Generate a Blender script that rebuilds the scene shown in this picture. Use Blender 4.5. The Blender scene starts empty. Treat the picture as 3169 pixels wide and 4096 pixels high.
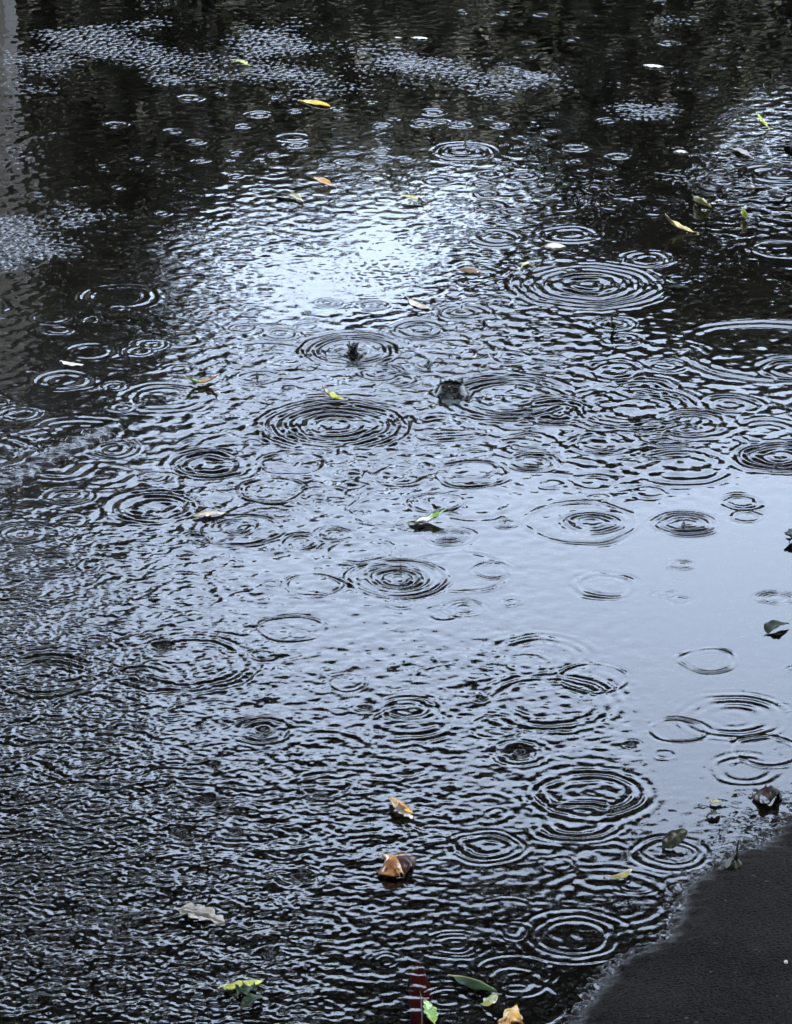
import bpy, bmesh, math, random
import numpy as np
from mathutils import Vector

# ------------------------------------------------------------------ camera
S = bpy.context.scene
C = S.collection
CAM_H, PITCH, VFOV = 1.55, math.radians(21.5), math.radians(15.5)
PW, PH = 3169.0, 4096.0
FPX = (PH / 2) / math.tan(VFOV / 2)
cam_d = bpy.data.cameras.new("camera")
cam = bpy.data.objects.new("camera", cam_d)
C.objects.link(cam)
cam.location = (0, 0, CAM_H)
cam.rotation_euler = (math.pi / 2 - PITCH, 0, 0)
cam_d.sensor_fit = 'VERTICAL'
cam_d.angle = VFOV
cam_d.clip_start, cam_d.clip_end = 0.05, 2000
S.camera = cam

# ------------------------------------------------------------------ sky, sun, exposure
SUN_EL, SUN_AZ = math.radians(58), math.radians(150)     # azimuth from +Y towards +X
w = bpy.data.worlds.new("World")
S.world = w
w.use_nodes = True
nt = w.node_tree
bg = nt.nodes["Background"]
sky = nt.nodes.new("ShaderNodeTexSky")
sky.sky_type = 'NISHITA'
sky.sun_disc = False
sky.sun_elevation = SUN_EL
sky.sun_rotation = SUN_AZ
sky.air_density, sky.dust_density, sky.ozone_density = 1.0, 3.0, 1.6
# thick even cloud: most of the blue is gone
hs = nt.nodes.new("ShaderNodeHueSaturation")
hs.inputs["Saturation"].default_value = 0.58
nt.links.new(sky.outputs[0], hs.inputs["Color"])
tint = nt.nodes.new("ShaderNodeMix"); tint.data_type = 'RGBA'; tint.blend_type = 'MULTIPLY'
tint.inputs["Factor"].default_value = 1.0
tint.inputs["B"].default_value = (0.985, 1.01, 1.03, 1)
nt.links.new(hs.outputs[0], tint.inputs["A"])
nt.links.new(tint.outputs["Result"], bg.inputs[0])
bg.inputs[1].default_value = 0.15
sun_d = bpy.data.lights.new("sun", 'SUN')
sun_d.energy, sun_d.angle = 0.5, math.radians(15)
sun_d.color = (1.0, 0.96, 0.9)
sun = bpy.data.objects.new("sun", sun_d)
C.objects.link(sun)
d = Vector((math.sin(SUN_AZ) * math.cos(SUN_EL), math.cos(SUN_AZ) * math.cos(SUN_EL), math.sin(SUN_EL)))
sun.rotation_euler = d.to_track_quat('Z', 'Y').to_euler()
sun.location = d * 30
S.view_settings.view_transform = 'Standard'
S.view_settings.look = 'None'
S.view_settings.gamma = 1
S.view_settings.use_curve_mapping = False
S.view_settings.exposure = 3.98

rng = np.random.default_rng(7)
random.seed(7)
f32 = np.float32

# ------------------------------------------------------------------ geometry of the view: a photo pixel to a place on the ground
cp, sp = math.cos(PITCH), math.sin(PITCH)
def ray(px, py):
    a, b = (px - PW / 2) / FPX, -(py - PH / 2) / FPX
    return Vector((a, cp + b * sp, -sp + b * cp))
def at(px, py, z=0.0):
    r = ray(px, py)
    t = (z - CAM_H) / r.z
    return Vector((r.x * t, r.y * t, z))
def mm_per_px(py):
    r = ray(PW / 2, py)
    return (CAM_H / -r.z) / FPX
def above(px, py, D):
    """place at distance D that the still water mirrors at this pixel"""
    r = ray(px, py)
    t = D / r.y
    return Vector((r.x * t, D, -CAM_H - r.z * t))
K = PW / 1690.0                                # the photo as viewed is 1690 wide

# ------------------------------------------------------------------ helpers
def link(name, me, mat=None, parent=None):
    o = bpy.data.objects.new(name, me)
    C.objects.link(o)
    if mat: me.materials.append(mat)
    if parent: o.parent = parent
    return o
def tag(o, label=None, cat=None, group=None, kind=None):
    if label: o["label"] = label
    if cat: o["category"] = cat
    if group: o["group"] = group
    if kind: o["kind"] = kind
    return o
def empty(name, loc):
    o = bpy.data.objects.new(name, None)
    C.objects.link(o)
    o.location = loc
    o.empty_display_size = 0.02
    return o
def grid_mesh(name, X, Y, Z):
    R, N = X.shape
    me = bpy.data.meshes.new(name)
    me.vertices.add(R * N)
    co = np.stack([X, Y, Z], -1).astype(f32).ravel()
    me.vertices.foreach_set("co", co)
    i = np.arange(R * N, dtype=np.int32).reshape(R, N)
    q = np.stack([i[:-1, :-1], i[:-1, 1:], i[1:, 1:], i[1:, :-1]], -1).reshape(-1)
    nf = (R - 1) * (N - 1)
    me.loops.add(nf * 4)
    me.loops.foreach_set("vertex_index", q)
    me.polygons.add(nf)
    me.polygons.foreach_set("loop_start", np.arange(0, nf * 4, 4, dtype=np.int32))
    me.polygons.foreach_set("use_smooth", np.ones(nf, dtype=bool))
    me.update(calc_edges=True)
    return me
def pydata(name, v, f, smooth=True):
    me = bpy.data.meshes.new(name)
    me.from_pydata(v, [], f)
    if smooth:
        me.polygons.foreach_set("use_smooth", [True] * len(me.polygons))
    me.update()
    return me
def tube(pts, rads, seg=8):
    v, f = [], []
    n = len(pts)
    for k, (p, r) in enumerate(zip(pts, rads)):
        t = (Vector(pts[min(k + 1, n - 1)]) - Vector(pts[max(k - 1, 0)])).normalized()
        a = t.orthogonal().normalized() if abs(t.z) > 0.9 else t.cross(Vector((0, 0, 1))).normalized()
        b = t.cross(a)
        for s in range(seg):
            th = 2 * math.pi * s / seg
            v.append(tuple(Vector(p) + (a * math.cos(th) + b * math.sin(th)) * r))
    for k in range(n - 1):
        for s in range(seg):
            s2 = (s + 1) % seg
            f.append((k * seg + s, k * seg + s2, (k + 1) * seg + s2, (k + 1) * seg + s))
    f.append(tuple(range(seg - 1, -1, -1)))
    f.append(tuple((n - 1) * seg + s for s in range(seg)))
    return v, f
def merge(parts):
    V, F = [], []
    for v, f in parts:
        o = len(V)
        V += v
        F += [tuple(i + o for i in q) for q in f]
    return V, F

# ------------------------------------------------------------------ materials
def mat(name):
    m = bpy.data.materials.new(name)
    m.use_nodes = True
    return m, m.node_tree.nodes, m.node_tree.links, m.node_tree.nodes["Principled BSDF"]
def N_(nodes, kind, **kw):
    n = nodes.new(kind)
    for k, v in kw.items():
        setattr(n, k, v)
    return n

def asphalt_material():
    m, n, l, b = mat("wet_asphalt")
    tc = N_(n, "ShaderNodeTexCoord")
    n1 = N_(n, "ShaderNodeTexNoise"); n1.inputs["Scale"].default_value = 9; n1.inputs["Detail"].default_value = 5
    n2 = N_(n, "ShaderNodeTexNoise"); n2.inputs["Scale"].default_value = 420; n2.inputs["Detail"].default_value = 3
    vo = N_(n, "ShaderNodeTexVoronoi"); vo.inputs["Scale"].default_value = 380
    for q in (n1, n2, vo): l.new(tc.outputs["Object"], q.inputs["Vector"])
    r1 = N_(n, "ShaderNodeValToRGB")
    r1.color_ramp.elements[0].position, r1.color_ramp.elements[0].color = 0.40, (0.004, 0.0038, 0.0036, 1)
    r1.color_ramp.elements[1].position, r1.color_ramp.elements[1].color = 0.64, (0.021, 0.0198, 0.0185, 1)
    mx = N_(n, "ShaderNodeMix", data_type='FLOAT'); mx.inputs[0].default_value = 0.68
    l.new(n1.outputs[0], mx.inputs[2]); l.new(n2.outputs[0], mx.inputs[3]); l.new(mx.outputs[0], r1.inputs[0])
    # rare pale stones in the binder: one random value per stone
    cr = N_(n, "ShaderNodeValToRGB")
    cr.color_ramp.elements[0].position, cr.color_ramp.elements[0].color = 0.93, (0, 0, 0, 1)
    cr.color_ramp.elements[1].position, cr.color_ramp.elements[1].color = 0.995, (1, 1, 1, 1)
    l.new(vo.outputs["Color"], cr.inputs[0])
    mc = N_(n, "ShaderNodeMix", data_type='RGBA')
    mc.inputs["B"].default_value = (0.12, 0.11, 0.095, 1)
    l.new(cr.outputs[0], mc.inputs["Factor"]); l.new(r1.outputs[0], mc.inputs["A"])
    l.new(mc.outputs["Result"], b.inputs["Base Color"])
    # the higher above the water, the thinner its film of water
    geo = N_(n, "ShaderNodeAttribute"); geo.attribute_name = "bare"
    mr = N_(n, "ShaderNodeMapRange"); mr.inputs["To Min"].default_value = 0.04; mr.inputs["To Max"].default_value = 0.7
    l.new(geo.outputs["Fac"], mr.inputs["Value"]); l.new(mr.outputs[0], b.inputs["Roughness"])
    st_ = N_(n, "ShaderNodeMapRange"); st_.inputs["To Min"].default_value = 0.12; st_.inputs["To Max"].default_value = 1.0
    l.new(geo.outputs["Fac"], st_.inputs["Value"])
    bp = N_(n, "ShaderNodeBump"); l.new(st_.outputs[0], bp.inputs["Strength"]); bp.inputs["Distance"].default_value = 0.003
    l.new(n2.outputs[0], bp.inputs["Height"]); l.new(bp.outputs[0], b.inputs["Normal"])
    b.inputs["IOR"].default_value = 1.33
    sp_ = N_(n, "ShaderNodeMapRange"); sp_.inputs["To Min"].default_value = 0.5; sp_.inputs["To Max"].default_value = 0.04
    l.new(geo.outputs["Fac"], sp_.inputs["Value"]); l.new(sp_.outputs[0], b.inputs["Specular IOR Level"])
    return m

def water_material(tint=(0.62, 0.63, 0.58)):
    m, n, l, b = mat("rain_water")
    n.remove(b)
    out = n["Material Output"]
    fr = N_(n, "ShaderNodeFresnel"); fr.inputs["IOR"].default_value = 1.333
    tr = N_(n, "ShaderNodeBsdfTransparent"); tr.inputs[0].default_value = (*tint, 1)
    gl = N_(n, "ShaderNodeBsdfGlossy"); gl.inputs["Roughness"].default_value = 0.0
    mx = N_(n, "ShaderNodeMixShader")
    l.new(fr.outputs[0], mx.inputs[0]); l.new(tr.outputs[0], mx.inputs[1]); l.new(gl.outputs[0], mx.inputs[2])
    l.new(mx.outputs[0], out.inputs[0])
    return m

def leaf_material(name, a, b_, spot=(0.05, 0.03, 0.015), spots=0.25, rough=0.3, coat=0.6, scale=60):
    m, n, l, b = mat(name)
    tc = N_(n, "ShaderNodeTexCoord")
    n1 = N_(n, "ShaderNodeTexNoise"); n1.inputs["Scale"].default_value = scale; n1.inputs["Detail"].default_value = 4
    n2 = N_(n, "ShaderNodeTexNoise"); n2.inputs["Scale"].default_value = scale * 3.5; n2.inputs["Detail"].default_value = 3
    l.new(tc.outputs["Object"], n1.inputs["Vector"]); l.new(tc.outputs["Object"], n2.inputs["Vector"])
    r = N_(n, "ShaderNodeValToRGB")
    r.color_ramp.elements[0].position, r.color_ramp.elements[0].color = 0.38, (*a, 1)
    r.color_ramp.elements[1].position, r.color_ramp.elements[1].color = 0.62, (*b_, 1)
    l.new(n1.outputs[0], r.inputs[0])
    r2 = N_(n, "ShaderNodeValToRGB")
    t = 0.74 - 0.3 * spots
    r2.color_ramp.elements[0].position, r2.color_ramp.elements[0].color = t, (0, 0, 0, 1)
    r2.color_ramp.elements[1].position, r2.color_ramp.elements[1].color = t + 0.06, (1, 1, 1, 1)
    l.new(n2.outputs[0], r2.inputs[0])
    mc = N_(n, "ShaderNodeMix", data_type='RGBA'); mc.inputs["B"].default_value = (*spot, 1)
    l.new(r2.outputs[0], mc.inputs["Factor"]); l.new(r.outputs[0], mc.inputs["A"])
    l.new(mc.outputs["Result"], b.inputs["Base Color"])
    b.inputs["Roughness"].default_value = rough
    b.inputs["Coat Weight"].default_value = coat
    b.inputs["Coat Roughness"].default_value = 0.08
    b.inputs["Specular IOR Level"].default_value = 0.5 if coat > .2 else 0.15
    bp = N_(n, "ShaderNodeBump"); bp.inputs["Strength"].default_value = 0.35; bp.inputs["Distance"].default_value = 0.0008
    l.new(n2.outputs[0], bp.inputs["Height"]); l.new(bp.outputs[0], b.inputs["Normal"])
    return m

ASPHALT = asphalt_material()
WATER = water_material()
def simple(name, c1, c2, rough, scale):
    m, n, l, b = mat(name)
    tc = N_(n, "ShaderNodeTexCoord")
    n1 = N_(n, "ShaderNodeTexNoise"); n1.inputs["Scale"].default_value = scale; n1.inputs["Detail"].default_value = 5
    l.new(tc.outputs["Object"], n1.inputs["Vector"])
    r = N_(n, "ShaderNodeValToRGB")
    r.color_ramp.elements[0].position, r.color_ramp.elements[0].color = 0.35, (*c1, 1)
    r.color_ramp.elements[1].position, r.color_ramp.elements[1].color = 0.65, (*c2, 1)
    l.new(n1.outputs[0], r.inputs[0]); l.new(r.outputs[0], b.inputs["Base Color"])
    b.inputs["Roughness"].default_value = rough
    return m
FOLIAGE = simple("tree_foliage", (0.016, 0.019, 0.010), (0.030, 0.034, 0.017), 0.6, 2.0)
BARK = simple("bark", (0.03, 0.024, 0.018), (0.07, 0.055, 0.04), 0.85, 14)
CONCRETE = simple("pale_concrete", (0.20, 0.20, 0.19), (0.30, 0.30, 0.29), 0.8, 5)

# ------------------------------------------------------------------ the grid shared by road and puddle
def stretch(a, b, first, ratio):
    out, s, x = [], first, a
    sgn = 1 if b > a else -1
    while (b - x) * sgn > 0:
        s *= ratio
        x += sgn * s
        out.append(x)
    out[-1] = b
    return out
Y0, Y1 = 2.60, 6.75
rows = np.exp(np.linspace(math.log(Y0), math.log(Y1), 1820))
U = 0.165
cols = np.linspace(-U, U, 840)
du = cols[1] - cols[0]
uo = stretch(U, 2.5, du, 1.25)
cols = np.concatenate([[-q for q in reversed(uo)], cols, uo])
rows = np.concatenate([list(reversed(stretch(Y0, 0.5, rows[1] - rows[0], 1.22))), rows, stretch(Y1, 11.0, rows[-1] - rows[-2], 1.15)])
YY = np.repeat(rows[:, None], len(cols), 1).astype(f32)
XX = (YY * cols[None, :]).astype(f32)
# where each grid point falls in the photo as viewed (1690 wide): only for reading off the painted layout of shores and shallows
dz_ = -CAM_H
den = YY * cp - dz_ * sp
PX = ((PW / 2 + FPX * XX / den) / K).astype(f32)
PY = ((PH / 2 - FPX * (YY * sp + dz_ * cp) / den) / K).astype(f32)
FADE = np.ones_like(XX)
fx = np.clip((2.6 - np.abs(XX)) / 1.0, 0, 1)

def waves(n, l0, l1, seed, X=None, Y=None):
    g = np.random.default_rng(seed)
    X = XX if X is None else X
    Y = YY if Y is None else Y
    lam = np.exp(g.uniform(math.log(l0), math.log(l1), n))
    th = g.uniform(0, 2 * math.pi, n)
    ph = g.uniform(0, 2 * math.pi, n)
    h = np.zeros_like(X)
    for a, t, p in zip(lam, th, ph):
        k = 2 * math.pi / a
        h += (np.sin(f32(k * math.cos(t)) * X + f32(k * math.sin(t)) * Y + f32(p))).astype(f32) * f32(a / (2 * math.pi))
    return h * f32(math.sqrt(2.0 / n))            # rms slope about 1 for every direction together
def blob_map(pts, sig, default=0.0):
    num = np.full(XX.shape, default * 1e-3, f32)
    dn = np.full(XX.shape, 1e-3, f32)
    for x, y, v in pts:
        g = np.exp(-(((PX - x) / sig) ** 2 + ((PY - y) / sig) ** 2)).astype(f32) + f32(1e-7)
        num += g * v
        dn += g
    return num / dn
def poly_dist(poly):
    """signed distance in viewed pixels to a closed outline, positive inside"""
    best = np.full(XX.shape, 1e9, f32)
    inside = np.zeros(XX.shape, bool)
    n = len(poly)
    for i in range(n):
        (x0, y0), (x1, y1) = poly[i], poly[(i + 1) % n]
        dx, dy = x1 - x0, y1 - y0
        t = np.clip(((PX - x0) * dx + (PY - y0) * dy) / (dx * dx + dy * dy), 0, 1)
        dd = (PX - x0 - t * dx) ** 2 + 4 * (PY - y0 - t * dy) ** 2
        best = np.minimum(best, dd)
        if y0 != y1:
            c = (PY > y0) != (PY > y1)
            inside ^= c & (PX < (x1 - x0) * (PY - y0) / (y1 - y0) + x0)
    return np.where(inside, 1, -1) * np.sqrt(best)
def sstep(x, a, b):
    t = np.clip((x - a) / (b - a), 0, 1)
    return t * t * (3 - 2 * t)

# ------------------------------------------------------------------ road: wet asphalt, a shallow basin with grain
low = waves(14, 0.06, 0.3, 31)
low /= low.std()
grain = waves(70, 0.0065, 0.012, 32)
grain /= grain.std()
tiny = waves(60, 0.0038, 0.0062, 35)
tiny /= tiny.std()
coarse = waves(30, 0.012, 0.03, 33)
coarse /= coarse.std()
far_grain = waves(70, 0.0075, 0.015, 34)
far_grain /= far_grain.std()
fk = sstep(YY, 3.4, 4.6)
stones = np.tanh((grain * np.sqrt(1 - fk) + far_grain * np.sqrt(fk)) * 0.9) * (1 + 0.1 * fk)
level = np.full(XX.shape, -7.0, f32)                       # millimetres against the water
# bottom right shore
shore = [(1900, 1560), (1690, 1712), (1600, 1800), (1500, 1872), (1385, 1990), (1290, 2085), (1190, 2190), (900, 2420), (900, 5000), (6000, 5000), (6000, 1200)]
sd = poly_dist(shore) + low * 14 + coarse * 5
level = np.where(sd > -160, np.minimum(-0.2 + sd * np.where(sd > 0, 0.085, 0.045), 9.0), level)
# the crown of the road beyond the puddle: only a film of water there
film = [(-4000, 1100), (0, 1010), (230, 912), (480, 735), (700, 690), (800, 668), (870, 640), (960, 590), (1060, 545), (1250, 520), (1290, 470), (1500, 395), (1560, 340), (1690, 300), (6000, 200), (6000, -900), (-4000, -900)]
fd = poly_dist(film) + low * 8
level = np.where(fd > -60, np.maximum(level, -7.0 + 5.0 * sstep(fd, -50, 40)), level)
bands = [
    ([(-60, 120), (40, 60), (330, 40), (560, 60), (760, 85), (1000, 120), (1180, 165), (1080, 205), (760, 212), (560, 185), (330, 175), (200, 150), (60, 190)], 1.7, 70),
    ([(380, 500), (520, 440), (680, 400), (900, 395), (1000, 430), (980, 520), (900, 600), (800, 655), (640, 640), (480, 600), (300, 555)], 1.25, 45),
    ([(-30, 440), (150, 450), (380, 480), (330, 545), (120, 540), (-30, 560)], 1.6, 45),
    ([(-80, 985), (120, 925), (230, 905), (220, 930), (110, 970), (-60, 1030)], 1.9, 18),
    ([(200, 670), (300, 690), (430, 718), (470, 735), (330, 725), (230, 700)], 1.8, 14),
    ([(1190, 215), (1330, 225), (1420, 240), (1300, 250), (1190, 235)], 1.35, 22),
    ([(1080, 140), (1250, 150), (1330, 165), (1150, 178)], 1.6, 14),
    ([(1420, 375), (1500, 335), (1560, 295), (1700, 262), (1700, 330), (1580, 340), (1500, 375)], 1.2, 20),
    ([(0, 620), (40, 600), (60, 540), (30, 100), (-60, 40), (-300, 300), (-200, 800)], 1.0, 50),
    ([(1380, 40), (1560, 45), (1560, 58), (1400, 55)], 1.2, 20),
]
for poly, amt, soft in bands:
    bd = poly_dist(poly) + low * 22 + coarse * 7
    level = level + f32(amt) * sstep(bd, -soft, soft) * np.clip(1 + 0.10 * low, .6, 1.1)
# a low worn ridge at the left, its near face tilted to the sky
rp = [(-250, 1130), (0, 1012), (120, 952), (232, 908), (240, 930), (120, 990), (0, 1060), (-250, 1190)]
rd = poly_dist(rp) + coarse * 6
fc = at(60 * K, 1035 * K).y
slope_ = (YY - (fc + (XX - at(60 * K, 1035 * K).x) * 0.75)) * 1000 * 0.035
level = np.where(rd > -14, np.maximum(level, np.clip(slope_, -7, 4.5) * sstep(rd, -14, 8) - 7 * (1 - sstep(rd, -14, 8))), level)
far = sstep(YY, 6.8, 8.5) + sstep(np.abs(XX), 1.6, 2.4) + sstep(-YY, -2.4, -1.6)
level = np.maximum(level, -7 + 15 * np.clip(far, 0, 1))
dryness = sstep(level, 1.8, 5.0)                          # the sound road up on the shore is worn flatter
rim = 1 + 0.9 * np.exp(-((level - 0.4) / 1.6) ** 2) * (sd > -60)
smooth_ = 1 - 0.65 * sstep(rd, -20, 0)
ground_z = (level + (0.75 - 0.63 * dryness) * rim * smooth_ * stones + 0.19 * dryness * tiny + (0.3 - 0.2 * dryness) * coarse + 0.25 * low).astype(f32) * f32(0.001)
ground_z[0, :] = ground_z[-1, :] = 0.008
ground_z[:, 0] = ground_z[:, -1] = 0.008
bare = sstep(np.where(sd > -40, level, -7), 1.6, 5.5) * (np.clip(far, 0, 1) < .5) + (np.clip(far, 0, 1) >= .5)
road = link("asphalt_road", grid_mesh("asphalt_road", XX, YY, ground_z), ASPHALT)
at_ = road.data.attributes.new("bare", 'FLOAT', 'POINT')
at_.data.foreach_set("value", bare.astype(f32).ravel())
tag(road, "dark wet asphalt of the road showing bare at the bottom right corner", None, None, "structure")
# the same road going on all round to the horizon
B = [(XX[0, 0], YY[0, 0]), (XX[0, -1], YY[0, -1]), (XX[-1, -1], YY[-1, -1]), (XX[-1, 0], YY[-1, 0])]
O = [(-400, -400), (400, -400), (400, 400), (-400, 400)]
V = [(float(x), float(y), 0.008) for x, y in B] + [(x, y, 0.008) for x, y in O]
gr = link("ground", pydata("ground", V, [(4, 5, 1, 0), (5, 6, 2, 1), (6, 7, 3, 2), (7, 4, 0, 3)], False), ASPHALT)
tag(gr, "dark road surface running on around the puddle", None, None, "structure")

# ------------------------------------------------------------------ puddle: real waves
amp = blob_map([(1500, 1250, .001), (1600, 1100, .001), (1300, 1350, .006), (1000, 1150, .009), (1600, 1500, .003), (1600, 1680, .004), (700, 1250, .021),
    (400, 1250, .035), (150, 1250, .05), (150, 1500, .065), (500, 1500, .04), (850, 1550, .03), (1150, 1550, .03), (1200, 1700, .024),
    (800, 1750, .06), (400, 1800, .085), (100, 1900, .10), (500, 2050, .09), (900, 2000, .032), (1200, 2000, .010), (1300, 2150, .006), (1050, 2100, .014), (1100, 1900, .014),
    (1450, 1770, .006), (900, 880, .048), (600, 930, .042), (500, 850, .036), (750, 800, .042), (1150, 820, .045), (250, 860, .014), (1300, 840, .042), (1000, 720, .042), (1500, 880, .030), (1200, 620, .030), (1500, 720, .010), (1620, 640, .008), (1400, 560, .014), (1640, 760, .008), (1100, 1000, .012), (1600, 960, .010),
    (1100, 450, .014), (1600, 450, .015), (700, 550, .020), (600, 450, .028), (900, 500, .022), (760, 635, .0015), (700, 655, .0015), (850, 615, .002), (800, 590, .003), (650, 635, .003), (720, 600, .003), (500, 600, .024), (300, 650, .004), (120, 700, .005), (150, 1000, .014), (120, 800, .010), (150, 250, .004), (300, 300, .002), (600, 290, .0015), (900, 300, .0015), (1200, 300, .0015), (600, 350, .002), (850, 350, .002), (1100, 350, .003), (1400, 200, .003), (800, 100, .004), (1400, 350, .003), (400, 400, .004), (700, 370, .008), (30, 400, .03), (30, 700, .03)], 110.0)
chop = waves(80, 0.0095, 0.023, 41)
fine = waves(70, 0.0062, 0.0125, 45)
swell = waves(24, 0.028, 0.06, 42)
fl = blob_map([(100, 1300, .9), (100, 1600, 1), (400, 1500, .8), (100, 1900, 1), (450, 1900, .95), (200, 2150, 1), (600, 2150, .9), (750, 1900, .6), (900, 2100, .5), (850, 1500, .3), (1150, 1600, .35), (700, 1250, .15), (400, 1250, .45), (1250, 1800, .25), (1300, 2100, .2),
    (300, 900, .3), (900, 900, .2), (1400, 900, .2), (600, 500, .3), (1300, 400, .2), (300, 300, .3), (1200, 150, .3), (1500, 1300, .3)], 150.0)
fz = sstep(YY, 3.05, 3.9)
chop = chop * np.sqrt(1 - fz) + waves(60, 0.016, 0.036, 46) * np.sqrt(fz)
chop = chop * np.sqrt(1 - fl) + fine * np.sqrt(fl)
del fine, fl, fz
H = (amp * 1.25) * chop + amp * 0.4 * swell
del chop, swell
wx = waves(14, 0.035, 0.12, 43)
wy = waves(14, 0.035, 0.12, 44)
wx *= 0.0016 / wx.std()
wy *= 0.0016 / wy.std()
XW, YW = XX + wx, YY + wy
rowmin, rowmax = YY[:, 0], YY[:, 0]
def ring(cx, cy, R, kind='m', s=0.05, seed=0):
    g = random.Random(seed)
    ext = 1.6 * R + 0.012
    j0, j1 = np.searchsorted(rowmin, [cy - ext, cy + ext])
    if j1 - j0 < 2: return
    ylo, yhi = rowmin[j0], rowmin[j1 - 1]
    ulo = min((cx - ext) / ylo, (cx - ext) / yhi)
    uhi = max((cx + ext) / ylo, (cx + ext) / yhi)
    i0, i1 = np.searchsorted(cols, [ulo, uhi])
    if i1 - i0 < 2: return
    sl = (slice(j0, j1), slice(i0, i1))
    dx, dy = XW[sl] - cx, YW[sl] - cy
    r = np.sqrt(dx * dx + dy * dy) + 1e-6
    th = np.arctan2(dy, dx)
    mod = 1 + 0.22 * np.sin(th + g.uniform(0, 6.3)) + 0.35 * np.sin(2 * th + g.uniform(0, 6.3)) + 0.3 * np.sin(3 * th + g.uniform(0, 6.3)) + 0.2 * np.sin(7 * th + g.uniform(0, 6.3))
    lf = min(max(0.34 * R, 0.0065), 0.0125) if cy < 3.8 else min(max(0.36 * R, 0.0075), 0.0150)
    lf *= g.uniform(0.85, 1.2)
    if cy > 4.9 and R < 0.03: lf = max(0.62 * R, 0.008)
    s = s * 2.15 * g.uniform(0.75, 1.15)
    if kind in 'md':
        a, b = 1.6 * lf, 0.6 * lf / R
        rc = np.minimum(r, 1.6 * R)
        ph = -np.log(a - b * rc) / b * 2 * math.pi
        env = sstep(r, 0.02 * R, 0.7 * R) * 0.8 + 0.2
        env = env * np.exp(-(np.maximum(r - 0.85 * R, 0) / (0.22 * R + 0.003)) ** 2)
        A = s * lf / (2 * math.pi)
        h = A * env * mod * np.cos(ph)
        if kind == 'd':
            rc = 0.42 * R
            h = h - 0.42 * rc * np.exp(-(r / rc) ** 2)
    elif kind == 'h':
        sg = max(0.0042, 0.11 * R)
        env = np.exp(-((r - 0.92 * R) / sg) ** 2)
        A = s * lf / (2 * math.pi)
        h = A * env * mod * np.cos((r - R) * 2 * math.pi / (lf * 0.95) + g.uniform(0, 6.3))
    elif kind == 'w':                            # old wide rings
        sg = 0.28 * R
        env = np.exp(-((r - 0.75 * R) / sg) ** 2)
        lw = 0.0145
        h = s * lw / (2 * math.pi) * env * mod * np.cos(r * 2 * math.pi / lw + g.uniform(0, 6.3))
    elif kind == 'o':                            # the wide outer waves of one big drop
        sg = 0.13 * R
        env = np.exp(-((r - 0.86 * R) / sg) ** 2)
        h = s * 0.02 / (2 * math.pi) * env * mod * np.cos(r * 2 * math.pi / 0.02 + g.uniform(0, 6.3))
    H[sl] += h.astype(f32)
TS = 1600 / 1690.0
TILES = [(0, 0), (1569, 0), (0, 1024), (1569, 1024), (0, 2048), (1569, 2048), (0, 3072), (1569, 3072)]
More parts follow.
